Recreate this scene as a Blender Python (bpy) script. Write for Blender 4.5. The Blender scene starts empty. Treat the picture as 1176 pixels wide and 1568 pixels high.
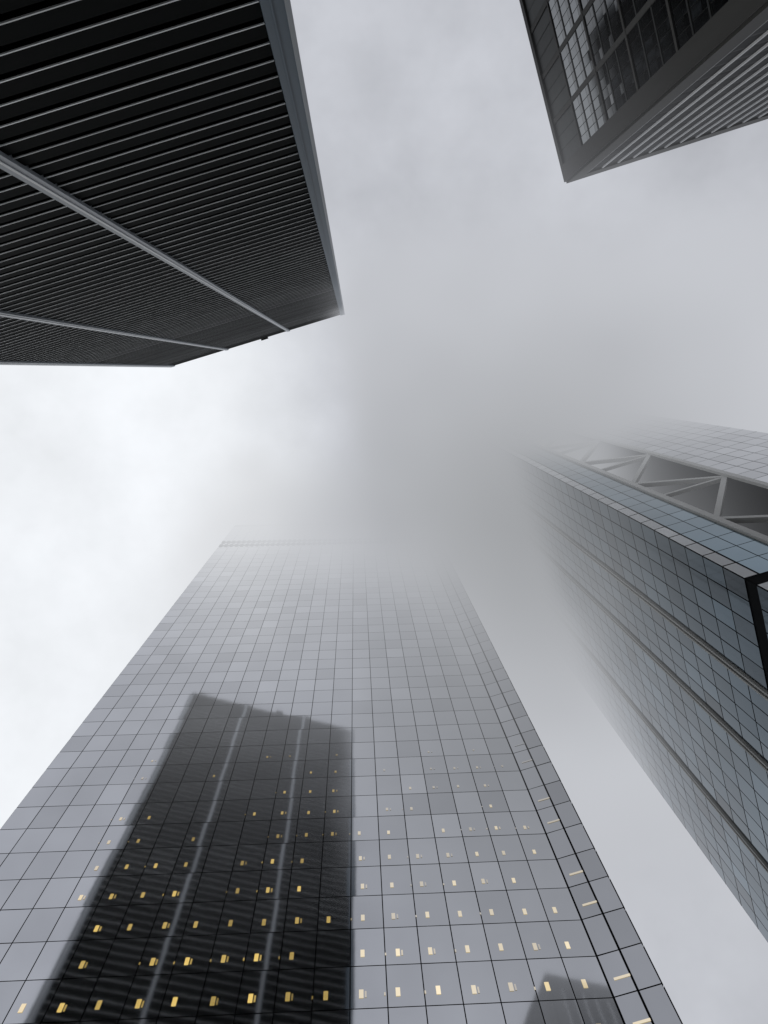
import bpy, math, random
from mathutils import Matrix, Vector
random.seed(7)
S = bpy.context.scene
S.view_settings.view_transform = 'Standard'
S.view_settings.look = 'None'
S.view_settings.exposure = 0
CAMZ = 1.6

# ------------------------------------------------------------------ node helpers
class NT:
    def __init__(s, tree): s.t = tree; s.n = tree.nodes; s.l = tree.links
    def node(s, typ, **kw):
        nd = s.n.new(typ)
        for k, v in kw.items(): setattr(nd, k, v)
        return nd
    def put(s, sock, v):
        if hasattr(v, 'is_output'): s.l.new(v, sock)
        else: sock.default_value = v
    def m(s, op, a, b=None, c=None, clamp=False):
        nd = s.n.new('ShaderNodeMath'); nd.operation = op; nd.use_clamp = clamp
        s.put(nd.inputs[0], a)
        if b is not None: s.put(nd.inputs[1], b)
        if c is not None: s.put(nd.inputs[2], c)
        return nd.outputs[0]
    def smooth(s, v, lo, hi, a=0.0, b=1.0):
        nd = s.n.new('ShaderNodeMapRange'); nd.interpolation_type = 'SMOOTHSTEP'
        s.put(nd.inputs['Value'], v)
        if lo > hi: lo, hi, a, b = hi, lo, b, a
        nd.inputs['From Min'].default_value = lo; nd.inputs['From Max'].default_value = hi
        nd.inputs['To Min'].default_value = a; nd.inputs['To Max'].default_value = b
        return nd.outputs['Result']
    def noise(s, vec, scale, detail=3, rough=.5):
        nd = s.n.new('ShaderNodeTexNoise'); s.l.new(vec, nd.inputs['Vector'])
        nd.inputs['Scale'].default_value = scale; nd.inputs['Detail'].default_value = detail
        nd.inputs['Roughness'].default_value = rough
        return nd.outputs['Fac'] if 'Fac' in nd.outputs else nd.outputs[0]
    def mix(s, f, a, b, typ='MIX'):
        nd = s.n.new('ShaderNodeMix'); nd.data_type = 'RGBA'; nd.blend_type = typ
        s.put(nd.inputs[0], f); s.put(nd.inputs[6], a); s.put(nd.inputs[7], b)
        return nd.outputs[2]

def pmat(name, col, rough=.5, metal=0.0, var=.15, nscale=.6, tone=False, spec=.5, bump=0.0, bscale=.5, streak=False):
    m = bpy.data.materials.new(name); m.use_nodes = True
    t = NT(m.node_tree); b = m.node_tree.nodes['Principled BSDF']
    b.inputs['Roughness'].default_value = rough; b.inputs['Metallic'].default_value = metal
    b.inputs['Specular IOR Level'].default_value = spec
    tc = t.node('ShaderNodeTexCoord').outputs['Object']
    if streak:
        mp = t.node('ShaderNodeMapping'); mp.inputs['Scale'].default_value = (1, 1, .08)
        t.l.new(tc, mp.inputs[0]); v = mp.outputs[0]
    else: v = tc
    n = t.noise(v, nscale, 4, .6)
    f = t.m('MULTIPLY_ADD', n, 2 * var, 1 - var)
    if tone:
        at = t.node('ShaderNodeAttribute', attribute_name='tone')
        f = t.m('MULTIPLY', f, at.outputs['Fac'])
    comb = t.node('ShaderNodeCombineColor')
    for i in range(3): t.l.new(f, comb.inputs[i])
    c = t.mix(1.0, (*col, 1), comb.outputs[0], 'MULTIPLY')
    t.l.new(c, b.inputs['Base Color'])
    if bump:
        bn = t.node('ShaderNodeBump'); bn.inputs['Strength'].default_value = 1; bn.inputs['Distance'].default_value = bump
        t.l.new(t.noise(tc, bscale, 2), bn.inputs['Height']); t.l.new(bn.outputs[0], b.inputs['Normal'])
    return m

M = {}
M['glass'] = pmat('curtain_wall_glass', (.575, .585, .612), .045, 1.0, .08, .10, True, bump=.0015, bscale=.4)
M['glassblue'] = pmat('blue_curtain_wall_glass', (.085, .120, .145), .05, 1.0, .22, .10, True, bump=.003, bscale=.4)
M['backing'] = pmat('dark_mullion_backing', (.010, .011, .013), .7, 0, .2, spec=.06)
M['steel_black'] = pmat('black_painted_steel', (.0035, .0045, .0045), .7, 0, .4, .15, spec=.02)
M['glass_black'] = pmat('black_window_glass', (.004, .005, .006), .5, 0, .2, .3, spec=.04)
M['sky_strip'] = pmat('painted_sky_reflection_strip', (.74, .76, .77), .45, 0.0, .35, .10, True)  # pale colour stands in for sky mirrored in the window glass
M['col_steel'] = pmat('grey_steel_column', (.24, .262, .285), .45, 0, .3, .4, streak=True)
M['col_blue'] = pmat('blue_grey_steel_cladding', (.075, .105, .135), .5, 0, .25, .4, streak=True, spec=.3)
M['alum'] = pmat('brushed_aluminium_rib', (.42, .42, .40), .5, 0, .15, .5)
M['pale'] = pmat('pale_cladding_panel', (.78, .80, .82), .4, 0, .1, .5, True)
M['brown'] = pmat('brown_grey_cladding', (.050, .050, .047), .6, 0, .3, .5, streak=True, spec=.15)
M['brown_dk'] = pmat('dark_bronze_spandrel', (.020, .022, .022), .5, 0, .3, .4, True, spec=.12)
M['winglass'] = pmat('office_window_glass', (.19, .205, .215), .08, 1.0, .2, .2, True, bump=.003, bscale=.4)
M['pier'] = pmat('light_stone_pier', (.66, .67, .68), .6, 0, .15, .4, streak=True)
M['black'] = pmat('black_recess', (.005, .006, .007), .8, 0, .1, spec=.05)
M['truss'] = pmat('painted_truss_steel', (.60, .60, .58), .5, 0, .1)
M['roof'] = pmat('roof_membrane', (.12, .12, .12), .8, 0, .2)

def lampmat(name, col, st):
    m = bpy.data.materials.new(name); m.use_nodes = True
    t = NT(m.node_tree); b = m.node_tree.nodes['Principled BSDF']
    b.inputs['Base Color'].default_value = (.575, .585, .612, 1); b.inputs['Metallic'].default_value = 1
    b.inputs['Roughness'].default_value = .05
    b.inputs['Emission Color'].default_value = (*col, 1)
    at = t.node('ShaderNodeAttribute', attribute_name='tone')
    t.l.new(t.m('MULTIPLY', at.outputs['Fac'], st), b.inputs['Emission Strength'])
    return m
M['lamp'] = lampmat('lit_ceiling_lamp', (1.0, .70, .20), .75)
M['lampw'] = lampmat('lit_ceiling_panel', (1.0, .78, .38), .62)

# ------------------------------------------------------------------ mesh builder
class MB:
    def __init__(s): s.v = []; s.f = []; s.mi = []; s.tone = []; s.mats = []
    def mat(s, k):
        if k not in s.mats: s.mats.append(k)
        return s.mats.index(k)
    def quad(s, pts, k, tone=1.0):
        b = len(s.v); s.v += [tuple(p) for p in pts]; s.f.append(tuple(range(b, b + len(pts))))
        s.mi.append(s.mat(k)); s.tone.append(tone)
    def hexa(s, p, k, tone=1.0):
        b = len(s.v); s.v += [tuple(q) for q in p]
        for f in ((0, 3, 2, 1), (4, 5, 6, 7), (0, 1, 5, 4), (1, 2, 6, 5), (2, 3, 7, 6), (3, 0, 4, 7)):
            s.f.append(tuple(b + i for i in f)); s.mi.append(s.mat(k)); s.tone.append(tone)
    def build(s, name, parent):
        me = bpy.data.meshes.new(name); me.from_pydata(s.v, [], s.f)
        for k in s.mats: me.materials.append(M[k])
        me.polygons.foreach_set('material_index', s.mi)
        at = me.attributes.new('tone', 'FLOAT', 'FACE'); at.data.foreach_set('value', s.tone)
        me.update()
        o = bpy.data.objects.new(name, me); S.collection.objects.link(o)
        o.parent = parent
        return o

class Frame:
    def __init__(s, P, e, n):
        s.P = Vector((*P, 0)); s.e = Vector((*e, 0)).normalized(); s.n = Vector((*n, 0)).normalized()
    def p(s, a, d, z): return s.P + s.e * a + s.n * d + Vector((0, 0, z + CAMZ))
    def box(s, mb, a0, a1, z0, z1, d0, d1, k, tone=1.0):
        mb.hexa([s.p(a0, d0, z0), s.p(a1, d0, z0), s.p(a1, d1, z0), s.p(a0, d1, z0),
                 s.p(a0, d0, z1), s.p(a1, d0, z1), s.p(a1, d1, z1), s.p(a0, d1, z1)], k, tone)
    def panel(s, mb, a0, a1, z0, z1, d, k, tilt=.004, tone=1.0):
        u, v = random.gauss(0, tilt), random.gauss(0, tilt)
        mb.quad([s.p(a0, d - u - v, z0), s.p(a1, d + u - v, z0), s.p(a1, d + u + v, z1), s.p(a0, d - u + v, z1)], k, tone)
    def bar(s, mb, A, B, w, d0, d1, k):
        A = Vector(A); B = Vector(B); t = (B - A).normalized(); q = Vector((-t.y, t.x)) * w / 2
        c = [A - q, A + q, B + q, B - q]
        mb.hexa([s.p(x.x, d0, x.y) for x in c] + [s.p(x.x, d1, x.y) for x in c], k)

def empty(name):
    e = bpy.data.objects.new(name, None); S.collection.objects.link(e); return e

def prism(mb, pts, z0, z1, k, top='roof'):
    n = len(pts); b = [Vector((*p, z0 + CAMZ)) for p in pts]; t = [Vector((*p, z1 + CAMZ)) for p in pts]
    for i in range(n): mb.quad([b[i], b[(i + 1) % n], t[(i + 1) % n], t[i]], k)
    mb.quad(t, top); mb.quad(list(reversed(b)), k)

def tone(s=.05): return max(.5, random.gauss(1, s))
GZ = -CAMZ

# ================================================================== central glass skyscraper
T1 = empty('glass_skyscraper')
FH = 4.1; D = 47.0; XL = -38.4; XR = 18.57; H1 = 232
body = MB()
E1 = (22.27, 45.94)
prism(body, [(XL, D + .1), (XR, D + .1), (E1[0], E1[1] + .1), (E1[0] + .02, 95), (XL, 95)], GZ, H1, 'backing')
body.build('core_and_backing', T1)
front = Frame((XL, D), (1, 0), (0, -1))
facet = Frame((XR, D), (E1[0] - XR, E1[1] - D), (-.28, -.96))
west = Frame((XL, D + .1), (0, 1), (-1, 0))
east = Frame((E1[0] + .02, E1[1] + .1), (0, 1), (1, 0))
pan = MB()
NC = 20; cw = (XR - XL) / NC
z_first = 48.4 - FH * 12
k = 0
while True:
    z0 = z_first + k * FH; z1 = z0 + FH; k += 1
    if z1 > H1 - 1: break
    if z0 < 0: continue
    louv = 199.5 < z0 < 204.5
    for i in range(NC):
        a0 = i * cw; g = .045
        top = z1 - g
        if louv:
            top = z1 - 1.9
            front.panel(pan, a0 + g, a0 + cw - g, z0 + g, top, 0.0, 'glass', tone=tone(.04))
            for q in range(2):
                front.box(pan, a0 + .2 + q * cw / 2, a0 + .95 + q * cw / 2, z1 - 1.8, z1 - .1, -.08, .25, 'black')
        else:
            front.panel(pan, a0 + g, a0 + cw - g, z0 + g, top, 0.0, 'glass', .0025, tone=tone(.055))
    L = (Vector(E1) - Vector((XR, D))).length
    for i in range(2):
        facet.panel(pan, .12 + i * L / 2, (i + 1) * L / 2 - .06, z0 + .06, z1 - .06, .0, 'glass', .006, tone(.06) * .9)
    for i in range(17):
        west.panel(pan, i * cw + g, (i + 1) * cw - g, z0 + g, z1 - g, .1, 'glass', tone=tone(.04))
        east.panel(pan, i * cw + g, (i + 1) * cw - g, z0 + g, z1 - g, .1, 'glass', tone=tone(.04))
pan.build('glass_panels', T1)
lm = MB()
for fl in range(1, 24):
    z0 = z_first + fl * FH
    if z0 < 30: continue
    fade = max(0.0, 1 - (z0 - 45) / 42)
    if fade <= 0: continue
    for i in range(NC):
        if i < 4 and z0 > 50: continue
        r = random.random()
        left = i * cw + XL < -2
        if r > .92 * (.45 + .55 * fade): continue
        a = i * cw + .75 + random.uniform(-.1, .2)
        f2 = .4 + .6 * fade
        w = .36 * (.6 + .4 * fade); h = .85 * f2
        zz = z0 + random.choice([.9, .95, 1.0])
        br = (.25 + .85 * fade) * random.uniform(.45, 1.15)
        front.panel(lm, a, a + w, zz, zz + h, .03, 'lamp' if left else 'lampw', 0, br)
        if random.random() < .4:
            front.panel(lm, a + .44, a + .58, zz + .05, zz + h * .8, .03, 'lamp' if left else 'lampw', 0, .5 * br)
        if random.random() < .35:
            front.panel(lm, a - .9, a - .78, zz + .1, zz + h * .5, .03, 'lamp' if left else 'lampw', 0, .45 * br)
    if fl % 3 != 1 and random.random() < .8:
        facet.panel(lm, .6, 1.9, z0 + 1.4, z0 + 1.65, .03, 'lampw', 0, .8 * fade)
lm.build('lit_ceiling_lamps', T1)

# ================================================================== black striped steel skyscraper (left)
T2 = empty('striped_steel_skyscraper')
u2 = Vector((-.962, .2726)).normalized(); n2 = Vector((.2726, .962)).normalized()
C2 = Vector((-2.6, -16.0)); L2 = 51.0; W2 = 48.0; H2 = 216.0
b2 = MB()
c = [C2, C2 + u2 * L2, C2 + u2 * L2 - n2 * W2, C2 - n2 * W2]
prism(b2, [tuple(p) for p in c], GZ, H2, 'glass_black')
b2.build('core_and_windows', T2)
faces2 = [Frame(C2, u2, n2), Frame(C2 + u2 * L2, -n2, u2), Frame(C2 - n2 * W2, u2, -n2), Frame(C2, -n2, -u2)]
lens = [L2, W2, L2, W2]
sp = MB(); co = MB()
for fi, (F, L) in enumerate(zip(faces2, lens)):
    z = 6.0; i0 = 1.25 if fi in (0, 2) else .7; i1 = L - i0
    off = 0 if fi in (0, 2) else -.30
    while z < H2 - 10:
        F.box(sp, i0, i1, z + .5, z + 1.95, 0.004, .36 + off, 'steel_black')
        F.box(sp, i0, i1, z + .41, z + .5, 0.004 if off else .34, .40 + off, 'sky_strip', tone(.12) * (1 if z < 150 else .5))  # thin strip painted as the windows' sky reflection
        z += 2.05
    F.box(sp, i0, i1, z + .5, H2 - .1, .004, .25 + off * .7, 'steel_black')
    F.box(sp, .0, L, H2 - .1, H2 + .9, -.4, .40 if fi in (0, 2) else .03, 'brown')
    cols = [0, 16.4, 34.4, L] if fi in (0, 2) else [16.0, 32.0]
    for t in cols:
        w = .42 if 0 < t < L else .6
        tt = min(max(t, .62), L - .62)
        F.box(co, tt - w, tt + w, GZ, H2 + 1.0, .001, .62 if fi in (0, 2) else .12, 'col_blue' if t == 0 else 'col_steel')
        if fi in (0, 2):
            if t == 0:
                F.box(co, -.03, .22, GZ, H2 + .9, .62, .72, 'col_steel')
                F.box(co, .75, .83, GZ, H2 + .9, .62, .68, 'col_blue')
            else:
                F.box(co, tt - .08, tt + .08, GZ, H2 + .9, .62, .68, 'pale', .7)
sp.build('spandrels', T2); co.build('columns', T2)
rf = MB()
F = faces2[0]
F.box(rf, 10, 40, H2 + 1, H2 + 6, -38, -10, 'brown')
F.box(rf, 22.5, 24.5, H2 + .9, H2 + 1.6, -.5, .8, 'steel_black')
rf.build('roof_plant', T2)

# ================================================================== bronze office tower (upper right)
T3 = empty('bronze_office_tower')
C3 = Vector((36.9, -31.2)); A3 = Vector((-.284, -.959)).normalized(); B3 = Vector((.959, -.284)).normalized(); H3 = 135.0
LA, LB = 56.0, 70.0
b3 = MB()
prism(b3, [tuple(p) for p in (C3, C3 + B3 * LB, C3 + B3 * LB + A3 * LA, C3 + A3 * LA)], GZ, H3, 'brown_dk')
b3.build('core', T3)
w3 = MB()
FAs = [Frame(C3, A3, -B3), Frame(C3 + B3 * LB, A3, B3)]
FBs = [Frame(C3, B3, -A3), Frame(C3 + A3 * LA, B3, A3)]
for FA in FAs:
    FA.box(w3, 0, 2.6, GZ, H3 + .6, .003, .35, 'brown')
    FA.box(w3, 2.6, LA, H3 - 11.2, H3 - 10.8, .003, .20, 'brown')
    FA.box(w3, 2.6, LA, H3 - .8, H3 + .6, .003, .35, 'brown')
    t = 2.6
    while t < LA - 2:
        t1 = min(t + 7.2, LA)
        FA.box(w3, t1 - .7, t1, GZ, H3 - .8, .004, .16, 'brown')
        for q in range(3):
            FA.panel(w3, t + .15 + q * 2.1, t + 2.1 + q * 2.1, H3 - 10.5, H3 - 1.1, .05, 'brown_dk', .004, 2.2 * tone(.1))
        t += 7.2
    z = H3 - 11.6; row = 0
    while z > 6:
        t = 2.6
        zt = z; zb = z - 3.2
        while t < LA - 2:
            npn = 5; pw = (7.2 - .7) / npn
            for j in range(npn):
                for (za, zc, tf) in ((zb, zb + 1.0, .6), (zb + 1.05, zt, 1)):
                    dark = random.random() < .10
                    FA.panel(w3, t + j * pw + .05, min(t + (j + 1) * pw - .05, LA), za, zc, .06, 'winglass', .004,
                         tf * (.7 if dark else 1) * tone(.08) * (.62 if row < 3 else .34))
            t += 7.2
        FA.box(w3, 2.6, LA, zb - .45, zb - .1, .003, .10, 'brown_dk')
        if row % 3 == 2: FA.box(w3, 2.6, LA, zb - .6, zb - .08, .003, .2, 'brown')
        z -= 3.9; row += 1
for FB in FBs:
    FB.box(w3, 0.0, 2.4, GZ, H3 + .6, .003, .30, 'brown')
    FB.box(w3, 2.4, LB, H3 - 3.0, H3 + .6, .003, .30, 'brown')
    t = 2.4
    while t < LB:
        FB.box(w3, t, t + .26, GZ, H3 - 3.0, .003, .22, 'pier')
        z = H3 - 7.6
        while z > 6:
            FB.panel(w3, t + .42, t + 2.55, z + .6, z + 3.85, .03, 'glass_black', .006)
            z -= 3.9
        t += 2.7
w3.build('facade', T3)

# ================================================================== cross braced glass skyscraper (right)
T4 = empty('cross_braced_skyscraper')
N4 = Vector((34.1, 18.6)); e4 = Vector((.272, .962)).normalized(); g4 = Vector((.962, -.272)).normalized()
L4 = 51.7; W4 = 30.2; H4 = 215.0
R0, R1, RD = 6.4, 15.2, 9.0
b4 = MB()
P = lambda s, t: tuple(N4 + e4 * s + g4 * t)
prism(b4, [P(.12, .12), P(.12, R0), P(RD, R0), P(RD, R1), P(.12, R1), P(.12, W4), P(L4, W4), P(L4, .12)], GZ, H4, 'backing')
b4.build('core_and_backing', T4)
FS = Frame(N4, e4, -g4)
FT = Frame(N4, g4, -e4)
FBk = Frame(N4 + e4 * L4, g4, e4); FE = Frame(N4 + g4 * W4, e4, g4)
p4 = MB(); rb = MB()
ribs = [11.7, 21.2, 37.2]
edges = [0.0] + ribs + [L4]
k = 0; zb0 = 63.0 - FH * 15
while True:
    z0 = zb0 + k * FH; z1 = z0 + FH; k += 1
    if z1 > H4: break
    band = abs(z0 - (63.0 - FH)) < .1
    pz1 = z1
    if band:
        FS.box(p4, -.05, L4, z1 - 2.0, z1 - .1, -.1, -.05, 'black')
        FT.box(p4, 0, R0 - .8, z1 - 2.0, z1 - .1, -.1, -.05, 'black')
        pz1 = z1 - 2.0
    for a, b in zip(edges[:-1], edges[1:]):
        lo = a + (.45 if a > 0 else .05); hi = b - (.45 if b < L4 else .05)
        n = max(1, round((hi - lo) / 2.45)); pw = (hi - lo) / n
        for j in range(n):
            FS.panel(p4, lo + j * pw + .07, lo + (j + 1) * pw - .07, z0 + .09, pz1 - .09, 0, 'glassblue', .005, tone(.18))
    FT.panel(p4, .05, 1.25, z0 + .1, pz1 - .12, 0, 'pale', .002, tone(.06))
    for j in range(2):
        FT.panel(p4, 1.45 + j * 2.1, 3.45 + j * 2.1, z0 + .07, pz1 - .07, 0, 'glassblue', .004, tone(.07) * 2)
    nn = 6; pw = (W4 - R1 - .8) / nn
    for j in range(nn):
        FT.panel(p4, R1 + .8 + j * pw + .05, R1 + .8 + (j + 1) * pw - .05, z0 + .07, z1 - .07, 0, 'glass', .004, tone(.07) * .85)
    for FF, LL in ((FBk, W4), (FE, L4)):
        nn = int(LL / 2.5); pw = LL / nn
        for j in range(nn):
            FF.panel(p4, j * pw + .05, (j + 1) * pw - .05, z0 + .07, z1 - .07, .05, 'glassblue', .004, tone(.07))
    Frame(N4 + e4 * RD, g4, -e4).box(rb, R0 + .03, R1 - .03, z1 - .5, z1, .01, 1.2, 'brown_dk')
p4.build('glass_panels', T4)
for r in ribs:
    for q in (-.28, .28):
        FS.box(rb, r + q - .12, r + q + .12, GZ, H4, -.1, .26, 'alum')
    FS.box(rb, r - .15, r + .15, GZ, H4, -.1, .02, 'black')
rb.build('ribs_and_floor_plates', T4)
tr = MB()
FT.box(tr, R0 - .75, R0 - .02, GZ, H4, -.9, .30, 'truss')
FT.box(tr, R1 + .02, R1 + .7, GZ, H4, -.9, .30, 'truss')
z = 81.4 - 26 * 3
while z < H4 - 20:
    FT.bar(tr, (R0, z), (R1, z + 15.6), .7, -.65, -.05, 'truss')
    FT.bar(tr, (R1, z + 15.6), (R0, z + 26), .7, -.66, -.04, 'truss')
    FT.box(tr, R0, R1, z + 15.3, z + 15.9, -.62, -.1, 'truss')
    z += 26
tr.build('k_brace_truss', T4)

# ================================================================== ground
def sheet(name, pts, z, col, rough=.8, var=.2, sc=1.5):
    mb = MB(); M[name] = pmat(name + '_surface', col, rough, 0, var, sc); mb.quad([(x, y, z) for x, y in pts], name)
    return mb.build(name, None)
sheet('ground', [(-3000, -3000), (3000, -3000), (3000, 3000), (-3000, 3000)], 0, (.14, .14, .135))
mb = MB(); M['paving'] = pmat('paving_surface', (.2, .195, .19), .8, 0, .2, 1.0)
mb.hexa([(-58, -12, .004), (31, -12, .004), (31, 45, .004), (-58, 45, .004), (-58, -12, .14), (31, -12, .14), (31, 45, .14), (-58, 45, .14)], 'paving')
mb.build('pavement', None)
sheet('road', [(6, -400), (26, -400), (26, -14), (6, -14)], .008, (.05, .05, .052))

# ================================================================== fog bank, self-lit: light and shade set in its emission colour
def fog():
    m = bpy.data.materials.new('glowing_fog_volume'); m.use_nodes = True
    t = NT(m.node_tree); m.node_tree.nodes.remove(m.node_tree.nodes['Principled BSDF'])
    out = m.node_tree.nodes['Material Output']
    tc = t.node('ShaderNodeTexCoord').outputs['Object']
    sx = t.node('ShaderNodeSeparateXYZ'); t.l.new(tc, sx.inputs[0]); x, y, z = sx.outputs
    n = t.m('SUBTRACT', t.noise(tc, .024, 2.2, .6), .5)
    xw = t.m('MULTIPLY_ADD', n, 46, x); yw = t.m('MULTIPLY_ADD', n, 50, y)
    m1 = t.m('MULTIPLY', t.smooth(xw, -6, 13), t.smooth(yw, -42, 24))
    m2 = t.m('MULTIPLY', t.smooth(yw, 18, 46), t.smooth(xw, -62, -22))
    mk = t.m('MAXIMUM', m1, m2)
    mk = t.m('MULTIPLY', mk, t.smooth(x, 128, 80))
    mk = t.m('MULTIPLY', mk, t.smooth(y, 118, 75))
    xc = t.m('MINIMUM', t.m('MAXIMUM', x, -45), 46)
    hv = t.m('MULTIPLY_ADD', xc, -.92, 181 + CAMZ)
    hv = t.m('MULTIPLY_ADD', n, 60, hv)
    sc = t.smooth(x, 18, 42, 31, 21)
    ex = t.m('EXPONENT', t.m('DIVIDE', t.m('SUBTRACT', z, hv), sc))
    den = t.m('MINIMUM', t.m('MULTIPLY', ex, .085), .11)
    den = t.m('MULTIPLY', den, mk)
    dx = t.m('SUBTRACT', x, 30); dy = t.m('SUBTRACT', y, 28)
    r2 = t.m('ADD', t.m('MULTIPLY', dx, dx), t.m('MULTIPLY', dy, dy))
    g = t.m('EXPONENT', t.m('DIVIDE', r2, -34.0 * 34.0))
    lc = t.mix(t.smooth(x, 8, -34), (.575, .59, .63, 1), (.76, .775, .80, 1))  # fog glow painted brighter towards the left
    col = t.mix(g, lc, (.36, .37, .385, 1))  # shade between the towers put into the fog's emission colour
    st = t.m('MULTIPLY', den, t.m('MULTIPLY_ADD', n, -.6, 1.0))
    ab = t.node('ShaderNodeVolumeAbsorption'); ab.inputs['Color'].default_value = (0, 0, 0, 1); t.l.new(den, ab.inputs['Density'])
    em = t.node('ShaderNodeEmission'); t.l.new(col, em.inputs['Color']); t.l.new(st, em.inputs['Strength'])  # emission stands in for daylight scattered by the fog
    ad = t.node('ShaderNodeAddShader'); t.l.new(ab.outputs[0], ad.inputs[0]); t.l.new(em.outputs[0], ad.inputs[1])
    t.l.new(ad.outputs[0], out.inputs['Volume'])
    m.cycles.volume_step_rate = 1.5
    M['fog'] = m
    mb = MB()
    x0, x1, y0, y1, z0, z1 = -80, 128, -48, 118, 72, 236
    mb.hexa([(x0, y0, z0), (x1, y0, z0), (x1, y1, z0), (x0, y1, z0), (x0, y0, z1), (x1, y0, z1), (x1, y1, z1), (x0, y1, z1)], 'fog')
    mb.build('glowing_fog_bank', None)
fog()

# ================================================================== sky
w = bpy.data.worlds.new('World'); S.world = w; w.use_nodes = True
w.cycles.sampling_method = 'NONE'
t = NT(w.node_tree); bg = w.node_tree.nodes['Background']
SUN_EL = math.radians(28); sun_az = Vector((-.75, .66))
sky = t.node('ShaderNodeTexSky'); sky.sky_type = 'NISHITA'; sky.sun_disc = False
sky.sun_elevation = SUN_EL; sky.sun_rotation = math.atan2(sun_az.x, sun_az.y)
tc = t.node('ShaderNodeTexCoord').outputs['Generated']
sx = t.node('ShaderNodeSeparateXYZ'); t.l.new(tc, sx.inputs[0]); x, y, z = sx.outputs
n1 = t.noise(tc, 3.2, 5, .55); n2 = t.noise(tc, 9.0, 4, .6)
nn = t.m('ADD', t.m('MULTIPLY', t.m('SUBTRACT', n1, .5), .42), t.m('MULTIPLY', t.m('SUBTRACT', n2, .5), .20))
xw = t.m('MULTIPLY_ADD', n1, .25, t.m('SUBTRACT', x, .125))
bright = t.m('MULTIPLY', t.smooth(xw, .06, -.22), t.smooth(y, -.28, .0))
lum = t.m('ADD', t.m('MULTIPLY', bright, .38), .575)
lum = t.m('ADD', lum, nn)
cc = t.node('ShaderNodeCombineColor')
t.l.new(t.m('MULTIPLY', lum, .972), cc.inputs[0]); t.l.new(t.m('MULTIPLY', lum, .998), cc.inputs[1])
t.l.new(t.m('MULTIPLY_ADD', bright, -.04, t.m('MULTIPLY', lum, 1.075)), cc.inputs[2])
skm = t.mix(1.0, sky.outputs[0], (.08, .08, .08, 1), 'MULTIPLY')
t.l.new(t.mix(.95, skm, cc.outputs[0]), bg.inputs['Color'])
bg.inputs['Strength'].default_value = 1.0

sl = bpy.data.lights.new('sun', 'SUN'); sl.energy = .5; sl.angle = math.radians(15); sl.color = (1, .96, .9)
so = bpy.data.objects.new('sun', sl); S.collection.objects.link(so)
dv = Vector((sun_az.x * math.cos(SUN_EL), sun_az.y * math.cos(SUN_EL), math.sin(SUN_EL)))
so.rotation_euler = dv.to_track_quat('Z', 'Y').to_euler(); so.location = (0, 0, 400)

# ================================================================== camera
cam = bpy.data.cameras.new('camera'); co_ = bpy.data.objects.new('camera', cam); S.collection.objects.link(co_)
cx = Vector((.9992, .0144, -.0384)).normalized()
cz = Vector((-.0351, -.1860, -.9819)); cz = (cz - cx * cz.dot(cx)).normalized(); cy = cz.cross(cx)
Rm = Matrix((cx, cy, cz)).transposed().to_4x4(); Rm.translation = Vector((0, 0, CAMZ))
co_.matrix_world = Rm
cam.sensor_fit = 'VERTICAL'; cam.sensor_height = 36; cam.lens = 26.4; cam.clip_end = 6000
S.camera = co_
